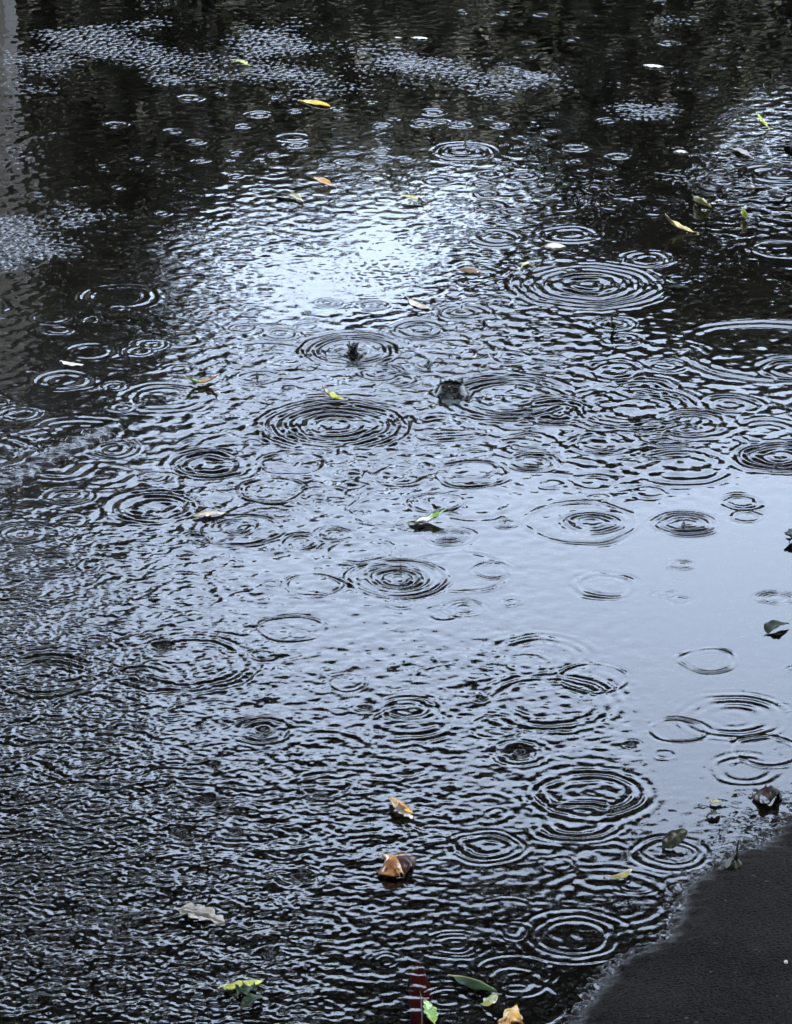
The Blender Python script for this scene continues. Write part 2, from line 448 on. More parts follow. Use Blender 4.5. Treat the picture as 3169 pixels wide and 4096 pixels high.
RINGS = {
0: "210,432,35 490,525,50 825,600,40 800,415,55 1025,533,30 1250,472,28 1250,615,48 1615,530,35 1390,698,38 1560,705,28 1490,648,20 1160,655,25 435,703,28 580,672,25 345,795,35 500,795,25 275,858,28 685,903,32 160,825,40 305,950,45 190,320,25 450,300,20 1090,485,48 735,555,40 1610,636,35 1620,672,35 1240,580,80w 830,682,16 1100,675,16 1420,460,32 1665,503,16 940,397,25 1160,410,22 1555,778,28 1070,803,16",
1: "470,55,30 635,62,40 800,50,30 845,70,25 765,165,35 1025,153,32 1170,182,45 915,233,24 705,290,26 535,240,16 600,240,16 1405,217,18 1240,372,25 1350,373,16 1330,398,35 1550,398,25 1465,465,25 180,475,50 130,522,52 290,528,40 460,530,40 905,510,42 1175,567,28 300,640,108m,.12 775,625,54 955,658,50 770,683,28 910,710,30 410,738,60m 195,763,60m 560,745,50 600,597,50h 675,484,20 790,383,14 210,515,40 385,778,45m 660,737,16 855,795,20 1400,770,45 1630,735,135m,.08 1455,825,40h 1390,725,40 400,820,50m 410,868,75m 510,898,45m 720,875,70m 290,848,25m 430,1005,140w 445,1000,90m 750,990,130m,.06 950,858,80m 1090,885,22 1500,930,50h 1090,870,170w",
2: "505,222,35 770,250,30 870,240,35 1065,243,30 1390,200,65m 1575,208,60m 250,315,60 1025,305,60m 1190,330,80m 1310,268,22 640,375,70m 590,402,60m 380,405,120w 1130,404,36m 1490,415,75d 1490,400,230w,.07 1310,472,60m 760,480,80m,.03 1090,512,95m 480,550,60m 270,525,120m 90,665,90m 510,640,55m 690,600,200w 1600,495,110m,.07 480,818,105m,.07 880,880,165m,.07 880,880,215w 1230,875,140h,.07 1385,838,25m 1150,990,150h,.08 1350,1025,45m 290,1015,95m,.06 660,1062,190m,.07 800,790,42m 390,270,40 640,930,60m 1420,715,190m,.07 1420,715,350w,.08",
3: "825,122,145m,.08 825,122,330w,.08 710,75,50m 1080,15,110m,.06 570,178,50m 300,235,95m,.06 120,310,115m,.07 1210,100,60m 930,285,90m,.07 975,352,80m,.06 660,313,30m 155,458,65m 500,430,90m,.06 680,437,60m 625,470,60m 945,482,130m,.08 1155,460,90m,.06 30,520,90m 490,535,35m 640,540,42m 1060,560,140m,.06 700,655,165m,.08 1160,745,150h,.08 1080,745,60h 1430,625,120m,.06 1270,710,200w,.06 870,790,150w,.06 1150,820,125h,.07 1630,845,135m,.08 1630,845,200w,.05 340,920,170h,.08 340,900,110h,.06 345,840,70h 600,870,110m,.06 180,1040,130h,.07 865,1025,50h 1090,1000,100w,.03 1480,1040,100w,.04 1580,400,420o,.05 1690,480,160w,.06 245,572,90d 1640,-30,120h,.08 500,600,300w,.06 1000,650,330w,.05",
4: "1010,75,190h,.07 1000,60,95m,.07 1185,12,50m 830,110,56m,.08 1270,125,100m,.07 1415,90,80m,.06 95,88,105m,.06 215,215,115m,.06 370,230,80m 480,375,60m,.06 1135,303,40m 1325,310,140h,.05 1235,490,155h,.06 1680,280,130m,.09 1680,280,225h,.07 690,565,72d 1110,602,55m,.06 400,545,60m 600,690,110m,.06 1465,725,92h,.08 1535,828,50d 235,905,42d 580,905,52d 845,905,42d 420,840,90m 1105,920,130m,.08 1105,920,60d 360,1015,120m,.06 1520,0,30m 900,1070,60d 200,700,260w,.05 800,640,330w,.04",
5: "480,48,46m,.08 840,45,118m,.07 1235,50,130m,.08 245,100,72m,.09 245,100,118h,.05 800,45,255h,.05 420,245,97h,.07 1215,223,62m,.07 1145,345,48m,.05 500,380,40m,.08 305,405,98h,.08 305,405,50m,.07 1625,365,82m,.08 1335,625,132h,.07 855,700,155h,.09 240,660,18d 70,830,125m,.07 370,790,48d 440,910,115h,.08 540,1020,92d 540,1020,140m,.07 1010,985,46d 1210,920,122h,.07 1580,1010,150h,.07 1690,660,30h 810,730,16m 1500,20,80w,.04 660,800,330w,.06 1490,1090,170w,.03",
6: "60,140,50d 870,140,90d 760,275,90d 1190,345,110m 1260,460,110d 580,455,70d 1180,15,80m 1380,80,125m,.07 930,460,100m 330,885,85m 630,865,72m 1130,800,90d 1620,815,72m 1000,270,40d 1370,140,100m 490,690,60d",
7: "780,220,190m,.08 840,110,270w,.09 400,335,130m,.09 400,335,180h,.06 710,410,72m 435,195,42m 1180,360,165h,.08 1180,360,120h,.05 1025,490,72m,.07 1025,490,120h,.05 520,690,75m,.07 770,710,150h,.12 770,710,200h,.09 770,710,255h,.08 265,745,90m,.08 265,745,155h,.05 520,870,190h,.1 520,900,130w,.08 235,975,85m,.09 480,600,120h,.06 20,815,40m 560,1000,200h,.08 900,560,330w,.04",
}
sid = 0
for t, txt in RINGS.items():
    ox, oy = TILES[t]
    for it in txt.split():
        q = it.split(',')
        k = 'm'
        if q[2][-1].isalpha(): k, q[2] = q[2][-1], q[2][:-1]
        px, py, pr = ox + float(q[0]) * TS, oy + float(q[1]) * TS, float(q[2]) * TS
        s = float(q[3]) if len(q) > 3 else (0.13 if t < 2 and k == 'm' and pr < 55 else 0.05)
        if k == 'w' and len(q) < 4: s = 0.035
        if t == 7 and py > 3440: s *= 0.5
        if t in (2, 3, 4) and k != 'o': s *= 1.45
        p = at(px, py)
        sid += 1
        ring(p.x, p.y, pr * mm_per_px(py), k, s, sid)
for k in range(70):                              # small far splashes
    px, py = rng.uniform(-100, 3300), rng.uniform(20, 730)
    p = at(px, py)
    ring(p.x, p.y, rng.uniform(0.006, 0.014), 'm', rng.uniform(.05, .12), 700 + k)
# many more faint rings of drops that fell a moment earlier
g = random.Random(5)
for k in range(520):
    px, py = g.uniform(-500, 3700), g.uniform(150, 4300)
    calm = (px > 1900 and 1950 < py < 3300)
    if calm and g.random() < 0.85: continue
    p = at(px, py)
    R = g.choice([g.uniform(0.008, 0.02), g.uniform(0.02, 0.07)])
    if py < 1100: R *= 0.5
    lo = 0.022 if py > 1150 else 0.016
    if 650 < px < 1700 and 740 < py < 1260: continue
    if px > 2250 and py < 1600 or px > 1700 and py > 3300: lo *= 0.35
    elif py < 1100: lo *= 0.6
    ring(p.x, p.y, R, g.choice('mmhw'), g.uniform(0.3, 1.2) * lo * 1.6, 1000 + k)
H = H * sstep(np.minimum(fx, 1), 0, 1)
edge = sstep(-ground_z * 1000, -0.5, 2.0) * 0.5 + 0.5                 # waves die out where the water is a film
H = (H * edge).astype(f32)
H[0, :] = H[-1, :] = 0
water = link("puddle_water", grid_mesh("puddle_water", XX, YY, H), WATER)
tag(water, "rain puddle covered in rings of falling drops", None, None, "structure")
def water_z(x, y):
    j = min(max(int(np.searchsorted(rows, y)), 0), len(rows) - 1)
    i = min(max(int(np.searchsorted(cols, x / y)), 0), len(cols) - 1)
    return max(float(H[j, i]), float(ground_z[j, i]))
del tiny, far_grain, fk, XW, YW, wx, wy, grain, coarse, stones, low, amp

# ------------------------------------------------------------------ trees round the road: the puddle mirrors them and the gap of sky between them
def tree(name, label, base, blobs, limbs, n, size, seed, group, trunk_r=0.16):
    g = np.random.default_rng(seed)
    root = empty(name, base)
    tag(root, label, "tree", group)
    base = Vector(base)
    parts = []
    for path in limbs:
        k = len(path)
        pts = [Vector(p) - base for p in path]
        parts.append(tube(pts, [trunk_r * (1 - 0.75 * i / max(k - 1, 1)) * (1 if path is limbs[0] else 0.55) for i in range(k)], 10))
    link("trunk", pydata("trunk", *merge(parts)), BARK, root)
    vol = np.array([b[1][0] * b[1][1] * b[1][2] * (b[2] if len(b) > 2 else 1) for b in blobs]) ** 0.8
    cnt = np.maximum((n * vol / vol.sum()).astype(int), 20)
    P, SZ = [], []
    for (c, r, *_), m in zip(blobs, cnt):
        # twigs first, then leaves round each twig: clumps with gaps
        tw = max(m // 14, 4)
        u = g.normal(size=(tw, 3)); u /= np.linalg.norm(u, axis=1)[:, None]
        u *= (g.uniform(0.15, 1.0, tw) ** 0.45)[:, None]
        u = u * np.array(r) + np.array(c)
        q = u[g.integers(0, tw, m)] + g.normal(size=(m, 3)) * size * 1.1
        P.append(q)
    P = np.concatenate(P) - np.array(base)
    m = len(P)
    a = g.normal(size=(m, 3)); a[:, 2] *= 0.5; a /= np.linalg.norm(a, axis=1)[:, None]
    b = g.normal(size=(m, 3)); b -= (b * a).sum(1)[:, None] * a; b /= np.linalg.norm(b, axis=1)[:, None]
    L = (size * g.uniform(0.6, 1.25, m))[:, None]
    V = np.stack([P - a * L * .5, P + b * L * .27 - a * L * .05, P + a * L * .5, P - b * L * .27 - a * L * .05], 1).reshape(-1, 3)
    me = bpy.data.meshes.new("crown")
    me.vertices.add(m * 4); me.vertices.foreach_set("co", V.astype(f32).ravel())
    me.loops.add(m * 4); me.loops.foreach_set("vertex_index", np.arange(m * 4, dtype=np.int32))
    me.polygons.add(m); me.polygons.foreach_set("loop_start", np.arange(0, m * 4, 4, dtype=np.int32))
    me.update(calc_edges=True)
    link("crown", me, FOLIAGE, root)
    return root
def refl(x, y, D):
    return above(x * K, y * K, D)
def rblob(x, y, r, D, depth=1.0, w=1.0, stretch_=(1, 1)):
    s = D / cp * K / FPX * 1.05
    return (tuple(refl(x, y, D)), (r * s * stretch_[0], r * s * depth, r * s * stretch_[1]), w)

# far belt behind the road: its tops stand just under the first strip of sky
def belt(i, x, D, top, wid, label, seed):
    c = (x, D, top * 0.50)
    bl = [((x, D, top * 0.42), (wid, wid * .8, top * 0.45)), ((x - wid * .5, D + .2, top * 0.62), (wid * .62, wid * .6, top * 0.34)),
          ((x + wid * .55, D - .1, top * 0.6), (wid * .6, wid * .6, top * 0.35)), ((x + .1, D, top * 0.78), (wid * .55, wid * .5, top * 0.22))]
    tree("garden_tree", label, (x, D, 0), bl, [[(x, D, 0), (x + .05, D, top * .4), (x - .05, D, top * .75)], [(x, D, top * .3), (x + wid * .6, D, top * .6)], [(x, D, top * .35), (x - wid * .6, D, top * .65)]],
         80000, 0.13, seed, "trees in a row beyond the puddle")
belt(0, -9.0, 22, 6.4, 2.6, "broad dark tree far left beyond the puddle, tallest of its row", 101)
belt(1, -5.0, 22, 5.9, 2.4, "dark tree beyond the puddle, second from the left in its row", 102)
belt(2, -1.6, 22, 5.3, 2.2, "dark tree in the middle of the row beyond the puddle, left of the gap", 103)
belt(3, 1.0, 22.5, 5.2, 1.7, "small dark tree straight beyond the puddle, under the strip of sky", 104)
belt(4, 3.9, 22, 4.35, 2.0, "lowest dark tree of the row beyond the puddle, right of the middle", 105)
belt(5, 7.0, 22, 6.2, 2.4, "tall dark tree beyond the puddle, second from the right in its row", 106)
belt(6, 11.0, 22, 6.8, 2.8, "wide dark tree far right beyond the puddle, last in its row", 107)
# left tree, nearer
D = 18
bl = [rblob(-100, 300, 330, D), rblob(-120, 620, 300, D), rblob(60, 480, 240, D), rblob(-400, 500, 500, D), rblob(-900, 500, 600, D), rblob(30, 760, 170, D),
      rblob(200, 640, 130, D), rblob(-250, 900, 200, D), rblob(-700, 900, 350, D), rblob(150, 250, 240, D), rblob(350, 180, 180, D), rblob(-200, -200, 500, D), rblob(-1300, 500, 600, D),
      rblob(250, 470, 150, D, 1, 1.5), rblob(430, 405, 85, D, 1, 1.5), rblob(540, 385, 55, D, 1, 1.5), rblob(330, 700, 110, D, 1, 1.6), rblob(470, 775, 75, D, 1, 1.6), rblob(220, 860, 150, D, 1, 1.5), rblob(370, 830, 90, D, 1, 1.5), rblob(70, 980, 130, D, 1, 1.5), rblob(560, 785, 60, D, 1, 1.6), rblob(-60, 1150, 150, D, 1, .8), rblob(60, 1080, 110, D, 1, .8), rblob(120, 1110, 130, D, 1, 1.1), rblob(-80, 1270, 140, D, 1, 1.0)]
b0 = (-3.6, D, 0)
tree("leaning_tree", "dark tree leaning in from the left beyond the puddle", b0, bl,
     [[b0, (-3.5, D, 1.8), (-3.2, D, 3.4), (-3.0, D, 4.6)], [(-3.4, D, 2.2), tuple(refl(60, 480, D))], [(-3.3, D, 2.8), tuple(refl(-700, 900, D))]], 110000, 0.085, 111, None)
# right tree, with the dark limb that parts the two strips of sky
bl = [rblob(1030, 640, 65, D, 1, 1.8), rblob(950, 690, 50, D, 1, 1.8), rblob(1030, 690, 70, D, 1, 1.8), rblob(930, 755, 75, D, 1, 1.8), rblob(810, 775, 75, D, 1, 1.8), rblob(690, 785, 70, D, 1, 1.8), rblob(1110, 760, 85, D, 1, 1.7), rblob(1280, 790, 85, D, 1, 1.6), rblob(1460, 800, 85, D, 1, 1.6),
      rblob(1130, 640, 85, D, 1, 1.6), rblob(1240, 610, 130, D, 1, 1.6), rblob(1380, 620, 180, D, 1, 1.5), rblob(1560, 620, 200, D, 1, 1.5), rblob(1760, 640, 200, D), rblob(2050, 520, 330, D),
      rblob(2450, 450, 450, D), rblob(2900, 500, 550, D), rblob(1380, 430, 110, D, 1, 1.4), rblob(1640, 780, 90, D, 1, 1.3), rblob(1350, 250, 150, D), rblob(2300, 0, 600, D)]
b0 = (refl(2450, 0, D).x, D, 0)
tree("spreading_tree", "dark tree at the right beyond the puddle, one low limb reaching left", b0, bl,
     [[b0, (b0[0] - .05, D, 2), (b0[0] + .1, D, 4.2)], [(b0[0], D, 2.4), tuple(refl(2050, 520, D)), tuple(refl(1600, 640, D)), tuple(refl(1250, 640, D)), tuple(refl(980, 740, D)), tuple(refl(700, 790, D))]], 130000, 0.08, 112, None)
# the tall tree whose crown hangs over the far side
D = 12
bl = []
gg = random.Random(9)
edge_pts = [(-1800, 1300), (-1200, 1350), (-700, 1450), (-300, 1600), (60, 1720), (400, 1830), (700, 1830), (950, 1790), (1180, 1780), (1400, 1880), (1650, 1850), (1950, 1750), (2400, 1650), (3000, 1500), (3600, 1400)]
for (x, y) in edge_pts:
    wgt = 0.85 if x < 600 else 1.0
    bl.append(rblob(x, y + 250, 250, D + gg.uniform(-.5, .5), 1.5, wgt, (1.25, 1)))
    bl.append(rblob(x + 150, y + 700, 420, D + gg.uniform(-.8, .8), 1.5, wgt, (1.2, 1)))
    bl.append(rblob(x, y + 1500, 620, D + gg.uniform(-.8, .8), 1.5, wgt, (1.2, 1)))
b0 = (4.6, 12.5, 0)
tree("street_tree", "tall tree with a high crown arching over the far side of the puddle", b0, bl,
     [[b0, (4.5, 12.4, 3), (4.2, 12.2, 5), (3.4, 12, 7)], [(4.5, 12.4, 3.6), (2.5, 12, 5.6), (0, 12, 6.3), (-3, 12, 6.4)]], 170000, 0.10, 113, None, 0.22)
# unseen tree added behind and over the photographer to block skylight
bl = [((x, y, 7 + 0.5 * math.sin(x * 1.7 + y)), (2.0, 2.0, 1.0)) for x in (-13, -9, -5, -2, 1, 4, 7, 11) for y in (-13, -9, -5, -2, 1, 4, 7)]
bl += [((9 * math.cos(a), 9 * math.sin(a) - 4, 3.8), (3.2, 3.2, 3.4)) for a in [math.radians(q) for q in range(160, 395, 22)]]
tree("light_blocking_tree", "big unseen tree added behind the camera, its wide crown blocking skylight from the near road", (2.5, -3.5, 0), bl,
     [[(2.5, -3.5, 0), (2.4, -3.4, 3.5), (2, -3, 7)], [(2.4, -3.4, 4), (-3, 0, 6.8)], [(2.4, -3.4, 4.2), (5, 3, 6.8)]], 70000, 0.5, 114, None, 0.3)
# pale concrete post mirrored at the left edge
def post():
    p = refl(-110, 0, 12)
    hw, top = 0.20, refl(0, 830, 12).z
    root = empty("concrete_post", (p.x, 12, 0))
    tag(root, "square pale grey concrete post left beyond the puddle, mirrored at its edge", "post")
    bm = bmesh.new()
    bmesh.ops.create_cube(bm, size=1)
    for v in bm.verts:
        v.co = Vector((v.co.x * 2 * hw, v.co.y * 2 * hw, (v.co.z + .5) * (top - .12) - 0.02))
    bmesh.ops.bevel(bm, geom=bm.edges[:], offset=0.015, segments=2, affect='EDGES')
    me = bpy.data.meshes.new("shaft"); bm.to_mesh(me); bm.free()
    link("shaft", me, CONCRETE, root)
    bm = bmesh.new()
    bmesh.ops.create_cube(bm, size=1)
    for v in bm.verts:
        k = 1.0 if v.co.z < 0 else 0.8
        v.co = Vector((v.co.x * (2 * hw + .08) * k, v.co.y * (2 * hw + .08) * k, (v.co.z + .5) * .12 + top - .118))
    bmesh.ops.bevel(bm, geom=bm.edges[:], offset=0.01, segments=2, affect='EDGES')
    me = bpy.data.meshes.new("cap"); bm.to_mesh(me); bm.free()
    link("cap", me, CONCRETE, root)
post()

# ------------------------------------------------------------------ leaves
LM = {}
def lm(key):
    if key in LM: return LM[key]
    t = {
        'yellow': ((0.62, 0.36, 0.02), (0.75, 0.50, 0.03), (0.45, 0.2, 0.02), 0.15),
        'white': ((0.62, 0.62, 0.56), (0.75, 0.75, 0.70), (0.45, 0.44, 0.36), 0.1),
        'green': ((0.10, 0.22, 0.03), (0.22, 0.36, 0.05), (0.08, 0.10, 0.02), 0.1),
        'lime': ((0.30, 0.38, 0.05), (0.50, 0.52, 0.10), (0.15, 0.18, 0.03), 0.1),
        'olive': ((0.14, 0.14, 0.03), (0.28, 0.25, 0.06), (0.06, 0.05, 0.02), 0.3),
        'straw': ((0.45, 0.38, 0.14), (0.62, 0.56, 0.26), (0.2, 0.14, 0.05), 0.2),
        'orange': ((0.45, 0.22, 0.05), (0.60, 0.38, 0.12), (0.2, 0.08, 0.03), 0.2),
        'brown': ((0.10, 0.06, 0.03), (0.2, 0.14, 0.08), (0.03, 0.02, 0.012), 0.4),
        'beige': ((0.34, 0.28, 0.22), (0.50, 0.44, 0.36), (0.2, 0.14, 0.1), 0.3),
        'pink': ((0.55, 0.46, 0.40), (0.68, 0.62, 0.57), (0.35, 0.22, 0.16), 0.3),
        'dark': ((0.006, 0.008, 0.005), (0.014, 0.018, 0.009), (0.004, 0.004, 0.003), 0.3),
        'darkgreen': ((0.008, 0.02, 0.008), (0.02, 0.045, 0.016), (0.006, 0.008, 0.004), 0.3),
        'maroon': ((0.012, 0.004, 0.004), (0.035, 0.01, 0.01), (0.006, 0.003, 0.003), 0.3),
        'gold': ((0.30, 0.14, 0.015), (0.52, 0.31, 0.04), (0.08, 0.025, 0.01), 0.7),
        'rust': ((0.13, 0.035, 0.012), (0.42, 0.22, 0.04), (0.07, 0.015, 0.008), 0.6),
        'red': ((0.05, 0.006, 0.007), (0.10, 0.012, 0.013), (0.03, 0.004, 0.004), 0.3),
        'grey': ((0.22, 0.21, 0.18), (0.36, 0.34, 0.31), (0.2, 0.18, 0.14), 0.5),
    }[key]
    LM[key] = leaf_material("leaf_" + key, t[0], t[1], t[2], t[3], coat=0.3 if key in ('rust', 'gold') else 0.05 if key in ('red', 'grey', 'dark', 'darkgreen', 'maroon') else 0.6)
    return LM[key]
def bez(a, b, c, t):
    return a * (1 - t) ** 2 + b * (2 * t * (1 - t)) + c * t * t
LEAVES = {}
def leaf(name, label, p0, pm, p1, w, col, tip=None, fold=0.25, roll=0.0, stalk=8, rib=True, lobes=0.0, wave=0.12, sub=False, shape=0.8, cat="leaf", group=None, seg=20, tipcol=None, tiplen=0.0):
    """p0, pm, p1: photo pixels (x, y, millimetres above the water) of base, middle and tip; w: width in mm"""
    zb = []
    for p in (p0, pm, p1):
        q = at(p[0], p[1])
        base = 0.0 if sub else water_z(q.x, q.y)
        zb.append(base)
    z0 = max(zb) if not sub else 0.0
    A, M, Bp = [at(p[0], p[1], z0 + p[2] * 0.001) for p in (p0, pm, p1)]
    ctrl = M * 2 - (A + Bp) * 0.5
    org = Vector((M.x, M.y, z0))
    root = empty(name, org)
    tag(root, label, cat, group)
    g = random.Random(label)
    hw = w * 0.0005
    V, F = [], []
    nc = 8
    ph = g.uniform(0, 6)
    for i in range(seg + 1):
        t = i / seg
        c = bez(A, ctrl, Bp, t)
        tg = (bez(A, ctrl, Bp, min(t + .02, 1)) - bez(A, ctrl, Bp, max(t - .02, 0))).normalized()
        side = tg.cross(Vector((0, 0, 1)))
        side = side.normalized() if side.length > 1e-3 else Vector((1, 0, 0))
        up = side.cross(tg).normalized()
        cr, sr = math.cos(roll), math.sin(roll)
        side, up = side * cr + up * sr, up * cr - side * sr
        prof = max(math.sin(math.pi * min(max(t, 0.0), 1.0)), 0.0) ** shape * (1.12 - 0.35 * t)
        prof = max(prof, 0.012)
        for j in range(nc + 1):
            s = j / nc * 2 - 1
            ed = 1 + lobes * math.sin(9 * t * math.pi + s * 2 + ph) * abs(s)
            off = side * (s * hw * prof * ed)
            h = fold * abs(s) ** 1.5 * hw * prof + wave * hw * math.sin(5.5 * t * math.pi + ph + (2 if s > 0 else 0)) * abs(s) ** 2
            V.append(tuple(c + off + up * h - org))
    for i in range(seg):
        for j in range(nc):
            a = i * (nc + 1) + j
            F.append((a, a + 1, a + nc + 2, a + nc + 1))
    me = pydata("blade", V, F)
    bl = link("blade", me, lm(col), root)
    if tipcol:
        me.materials.append(lm(tipcol))
        n0 = int(seg * (1 - abs(tiplen)))
        for pi_, p in enumerate(me.polygons):
            i = pi_ // nc
            if (tiplen > 0 and i >= n0) or (tiplen < 0 and i < seg - n0):
                p.material_index = 1
    so = bl.modifiers.new("thickness", 'SOLIDIFY'); so.thickness = 0.00045; so.offset = 0
    if rib:
        pts = [bez(A, ctrl, Bp, t) - org + Vector((0, 0, 0.0002)) for t in np.linspace(0.0, 0.93, 12)]
        rr = [hw * 0.075 * (1 - 0.8 * k / 11) + 0.00012 for k in range(12)]
        link("midrib", pydata("midrib", *tube(pts, rr, 6)), lm(tip or col), root)
    if stalk:
        tg = (A - bez(A, ctrl, Bp, .08)).normalized()
        L = stalk * 0.001
        e = A + tg * L
        e.z = max(e.z, z0 + 0.0005) if not sub else e.z
        mid = (A + e) * .5 + Vector((0, 0, L * .12))
        pts = [Vector(q) - org for q in (A + (bez(A, ctrl, Bp, .05) - A), A, mid, e)]
        link("stalk", pydata("stalk", *tube(pts, [.0006, .0006, .00055, .0007], 6)), lm(tip or col), root)
    return root

leaf("yellow_leaf", "bright yellow oval leaf floating alone on the dark far water", (1212, 404, 1), (1272, 403, 6), (1322, 425, 2), 17, 'yellow', fold=-.5, stalk=10, wave=.05)
leaf("green_leaf", "small torn green leaf lying on the grainy far road at upper left", (930, 240, 4), (966, 247, 5), (998, 262, 2), 11, 'lime', lobes=.4, tip='straw', stalk=5)
leaf("white_leaf", "white leaf near the top edge, left of its centre line", (1652, 150, 1), (1682, 148, 3), (1712, 154, 1), 12, 'white', fold=-.3, stalk=3)
leaf("white_leaf", "large white oval leaf alone on black water at upper right", (2580, 260, 1), (2617, 259, 4), (2655, 267, 1), 15, 'white', fold=-.3, stalk=3)
leaf("white_leaf", "tiny white leaf scrap beside the white leaf near the top edge", (1580, 148, 1), (1593, 148, 2), (1607, 150, 1), 7, 'white', fold=-.3, stalk=0, rib=False)
leaf("white_leaf", "small white leaf with a notched side on dark water, right of the big splash ring", (2702, 606, 1), (2724, 601, 3), (2752, 611, 1), 12, 'white', fold=-.4, lobes=.25, stalk=3)
leaf("upright_leaf", "narrow yellow-green leaf with its tip standing up at the upper right shore", (3076, 512, 2), (3050, 490, 10), (3025, 449, 24), 10, 'lime', tip='straw', fold=.6, stalk=6)
leaf("translucent_leaf", "pale grey wet leaf lying flat at the upper right shore", (2928, 594, 2), (2965, 605, 3), (3010, 632, 1), 13, 'grey', fold=.2, stalk=4)
leaf("dark_leaf", "dark leaf with a wet rim at the right edge, below the ringed bay", (3076, 790, 2), (3110, 776, 6), (3152, 768, 3), 11, 'dark', fold=.5, stalk=5)
leaf("curled_leaf", "dark olive curled leaf floating right of the long white streak", (2776, 800, 3), (2800, 812, 7), (2846, 830, 2), 17, 'olive', fold=.9, roll=.4, stalk=6, tip='brown')
leaf("white_leaf", "tiny white leaf between the curled olive leaf and the upright pale one", (2862, 803, 1), (2876, 802, 2), (2892, 805, 1), 6, 'white', stalk=0, rib=False)
leaf("upright_leaf", "short pale green leaf standing upright on black water near the right edge", (2982, 872, 1), (2974, 858, 8), (2969, 826, 20), 12, 'lime', tip='white', fold=.5, stalk=4)
leaf("curved_leaf", "long straw coloured curved leaf with one brown tip raised, right of centre above", (2775, 928, 2), (2700, 903, 8), (2662, 858, 26), 14, 'straw', tip='olive', fold=.6, stalk=8, tipcol='brown', tiplen=.35)
leaf("edge_leaf", "black leaf cut off by the right edge beside the bright shore", (3150, 572, 2), (3166, 563, 8), (3185, 560, 2), 20, 'dark', stalk=3)
leaf("orange_leaf", "slim orange-brown leaf at the top of the bright film, pale along one side", (1328, 742, 3), (1295, 729, 6), (1255, 709, 8), 11, 'orange', tip='pink', fold=.7, roll=.35, stalk=7)
leaf("olive_leaf", "half sunk olive leaf on the bright film, left of the orange-brown one", (1085, 783, 1), (1155, 779, 3), (1216, 811, 2), 16, 'olive', tip='beige', fold=.35, stalk=6, tipcol='dark', tiplen=-.5)
leaf("straw_leaf", "thin pale yellow leaf with a black end on the bright film right of centre", (1697, 806, 3), (1650, 796, 5), (1600, 777, 8), 12, 'straw', tip='lime', fold=.5, stalk=4, tipcol='dark', tiplen=-.3)
leaf("white_leaf", "white domed leaf with a grey crest at the end of the bright film", (2176, 986, 1), (2218, 972, 5), (2264, 988, 1), 16, 'white', fold=-.7, stalk=5, tip='grey')
leaf("brown_leaf", "mottled brown leaf with a pale lower rim beside the bright film", (1832, 1080, 2), (1880, 1072, 6), (1932, 1092, 1), 14, 'brown', tip='beige', fold=-.5, roll=-.25, stalk=12)
leaf("hooked_leaf", "tiny hooked yellow leaf with a thin stalk above the big rings", (2134, 1068, 2), (2105, 1056, 8), (2082, 1078, 1), 8, 'straw', fold=.4, stalk=5)
leaf("beige_leaf", "grey-beige leaf drifting under the tip of the bright film", (1634, 1194, 1), (1678, 1215, 4), (1728, 1236, 1), 14, 'beige', fold=-.4, stalk=8)
leaf("sunken_leaf", "black leaf awash among the rings at right above centre", (2672, 1146, 1), (2710, 1141, 4), (2756, 1148, 1), 11, 'dark', stalk=6, fold=-.3)
leaf("pointed_leaf", "small black leaf with a spike standing in a ring at upper right", (2456, 1316, 1), (2448, 1300, 8), (2446, 1258, 22), 9, 'dark', stalk=2, fold=.3)
leaf("pink_leaf", "pale pinkish leaf alone near the left edge", (250, 1446, 2), (288, 1452, 4), (334, 1458, 1), 11, 'pink', fold=-.3, stalk=6)
leaf("boat_leaf", "boat shaped leaf curled up at both ends, green at left and rust at right", (742, 1508, 14), (812, 1531, 2), (880, 1494, 18), 8, 'orange', tip='straw', fold=.7, stalk=4, tipcol='green', tiplen=-.4)
leaf("curled_leaf", "curled leaf with a brown top and lime end above the widest rings", (1378, 1598, 3), (1322, 1586, 5), (1288, 1545, 18), 13, 'lime', tip='white', fold=.6, stalk=4, tipcol='brown', tiplen=.4)
leaf("twisted_leaf", "twisted leaf with white middle and raised green tip on bright water", (1642, 2092, 3), (1722, 2082, 3), (1787, 2032, 15), 18, 'white', tip='lime', fold=.45, roll=.25, stalk=5, tipcol='green', tiplen=.45)  # white blade colour stands in for sky mirrored on the wet middle
leaf("broken_leaf", "dark torn leaf piece with a short stub joined to the twisted leaf", (1634, 2088, 2), (1670, 2090, 3), (1702, 2094, 2), 9, 'dark', lobes=.2, stalk=0, roll=.4)
leaf("speckled_leaf", "speckled brown and cream leaf between two large rings left of centre", (770, 2064, 2), (830, 2046, 6), (905, 2052, 1), 15, 'beige', tip='brown', lobes=.2, fold=-.3, stalk=0)
leaf("golden_leaf", "small golden-brown leaf with a black tip in the rough near water", (1560, 3190, 4), (1612, 3212, 9), (1656, 3258, 2), 15, 'gold', tip='rust', fold=-.5, roll=.35, stalk=3)
leaf("pale_leaf", "pale underside scrap of leaf tucked beneath the golden-brown leaf", (1575, 3222, 1), (1618, 3250, 2), (1650, 3275, 1), 11, 'pink', lobes=.4, stalk=0)
leaf("domed_leaf", "large domed rust and gold leaf, biggest in the near water", (1524, 3490, 1), (1575, 3428, 15), (1668, 3428, 4), 34, 'rust', tip='gold', fold=-.6, roll=-.15, stalk=7, shape=.6, wave=.28, lobes=.06, tipcol='maroon', tiplen=.45)
leaf("sunken_leaf", "pale grey mottled leaf lying just under the rough water at lower left", (712, 3636, -1.2), (800, 3660, -.8), (902, 3698, -1.2), 24, 'grey', lobes=.25, stalk=0, sub=True, shape=.6)
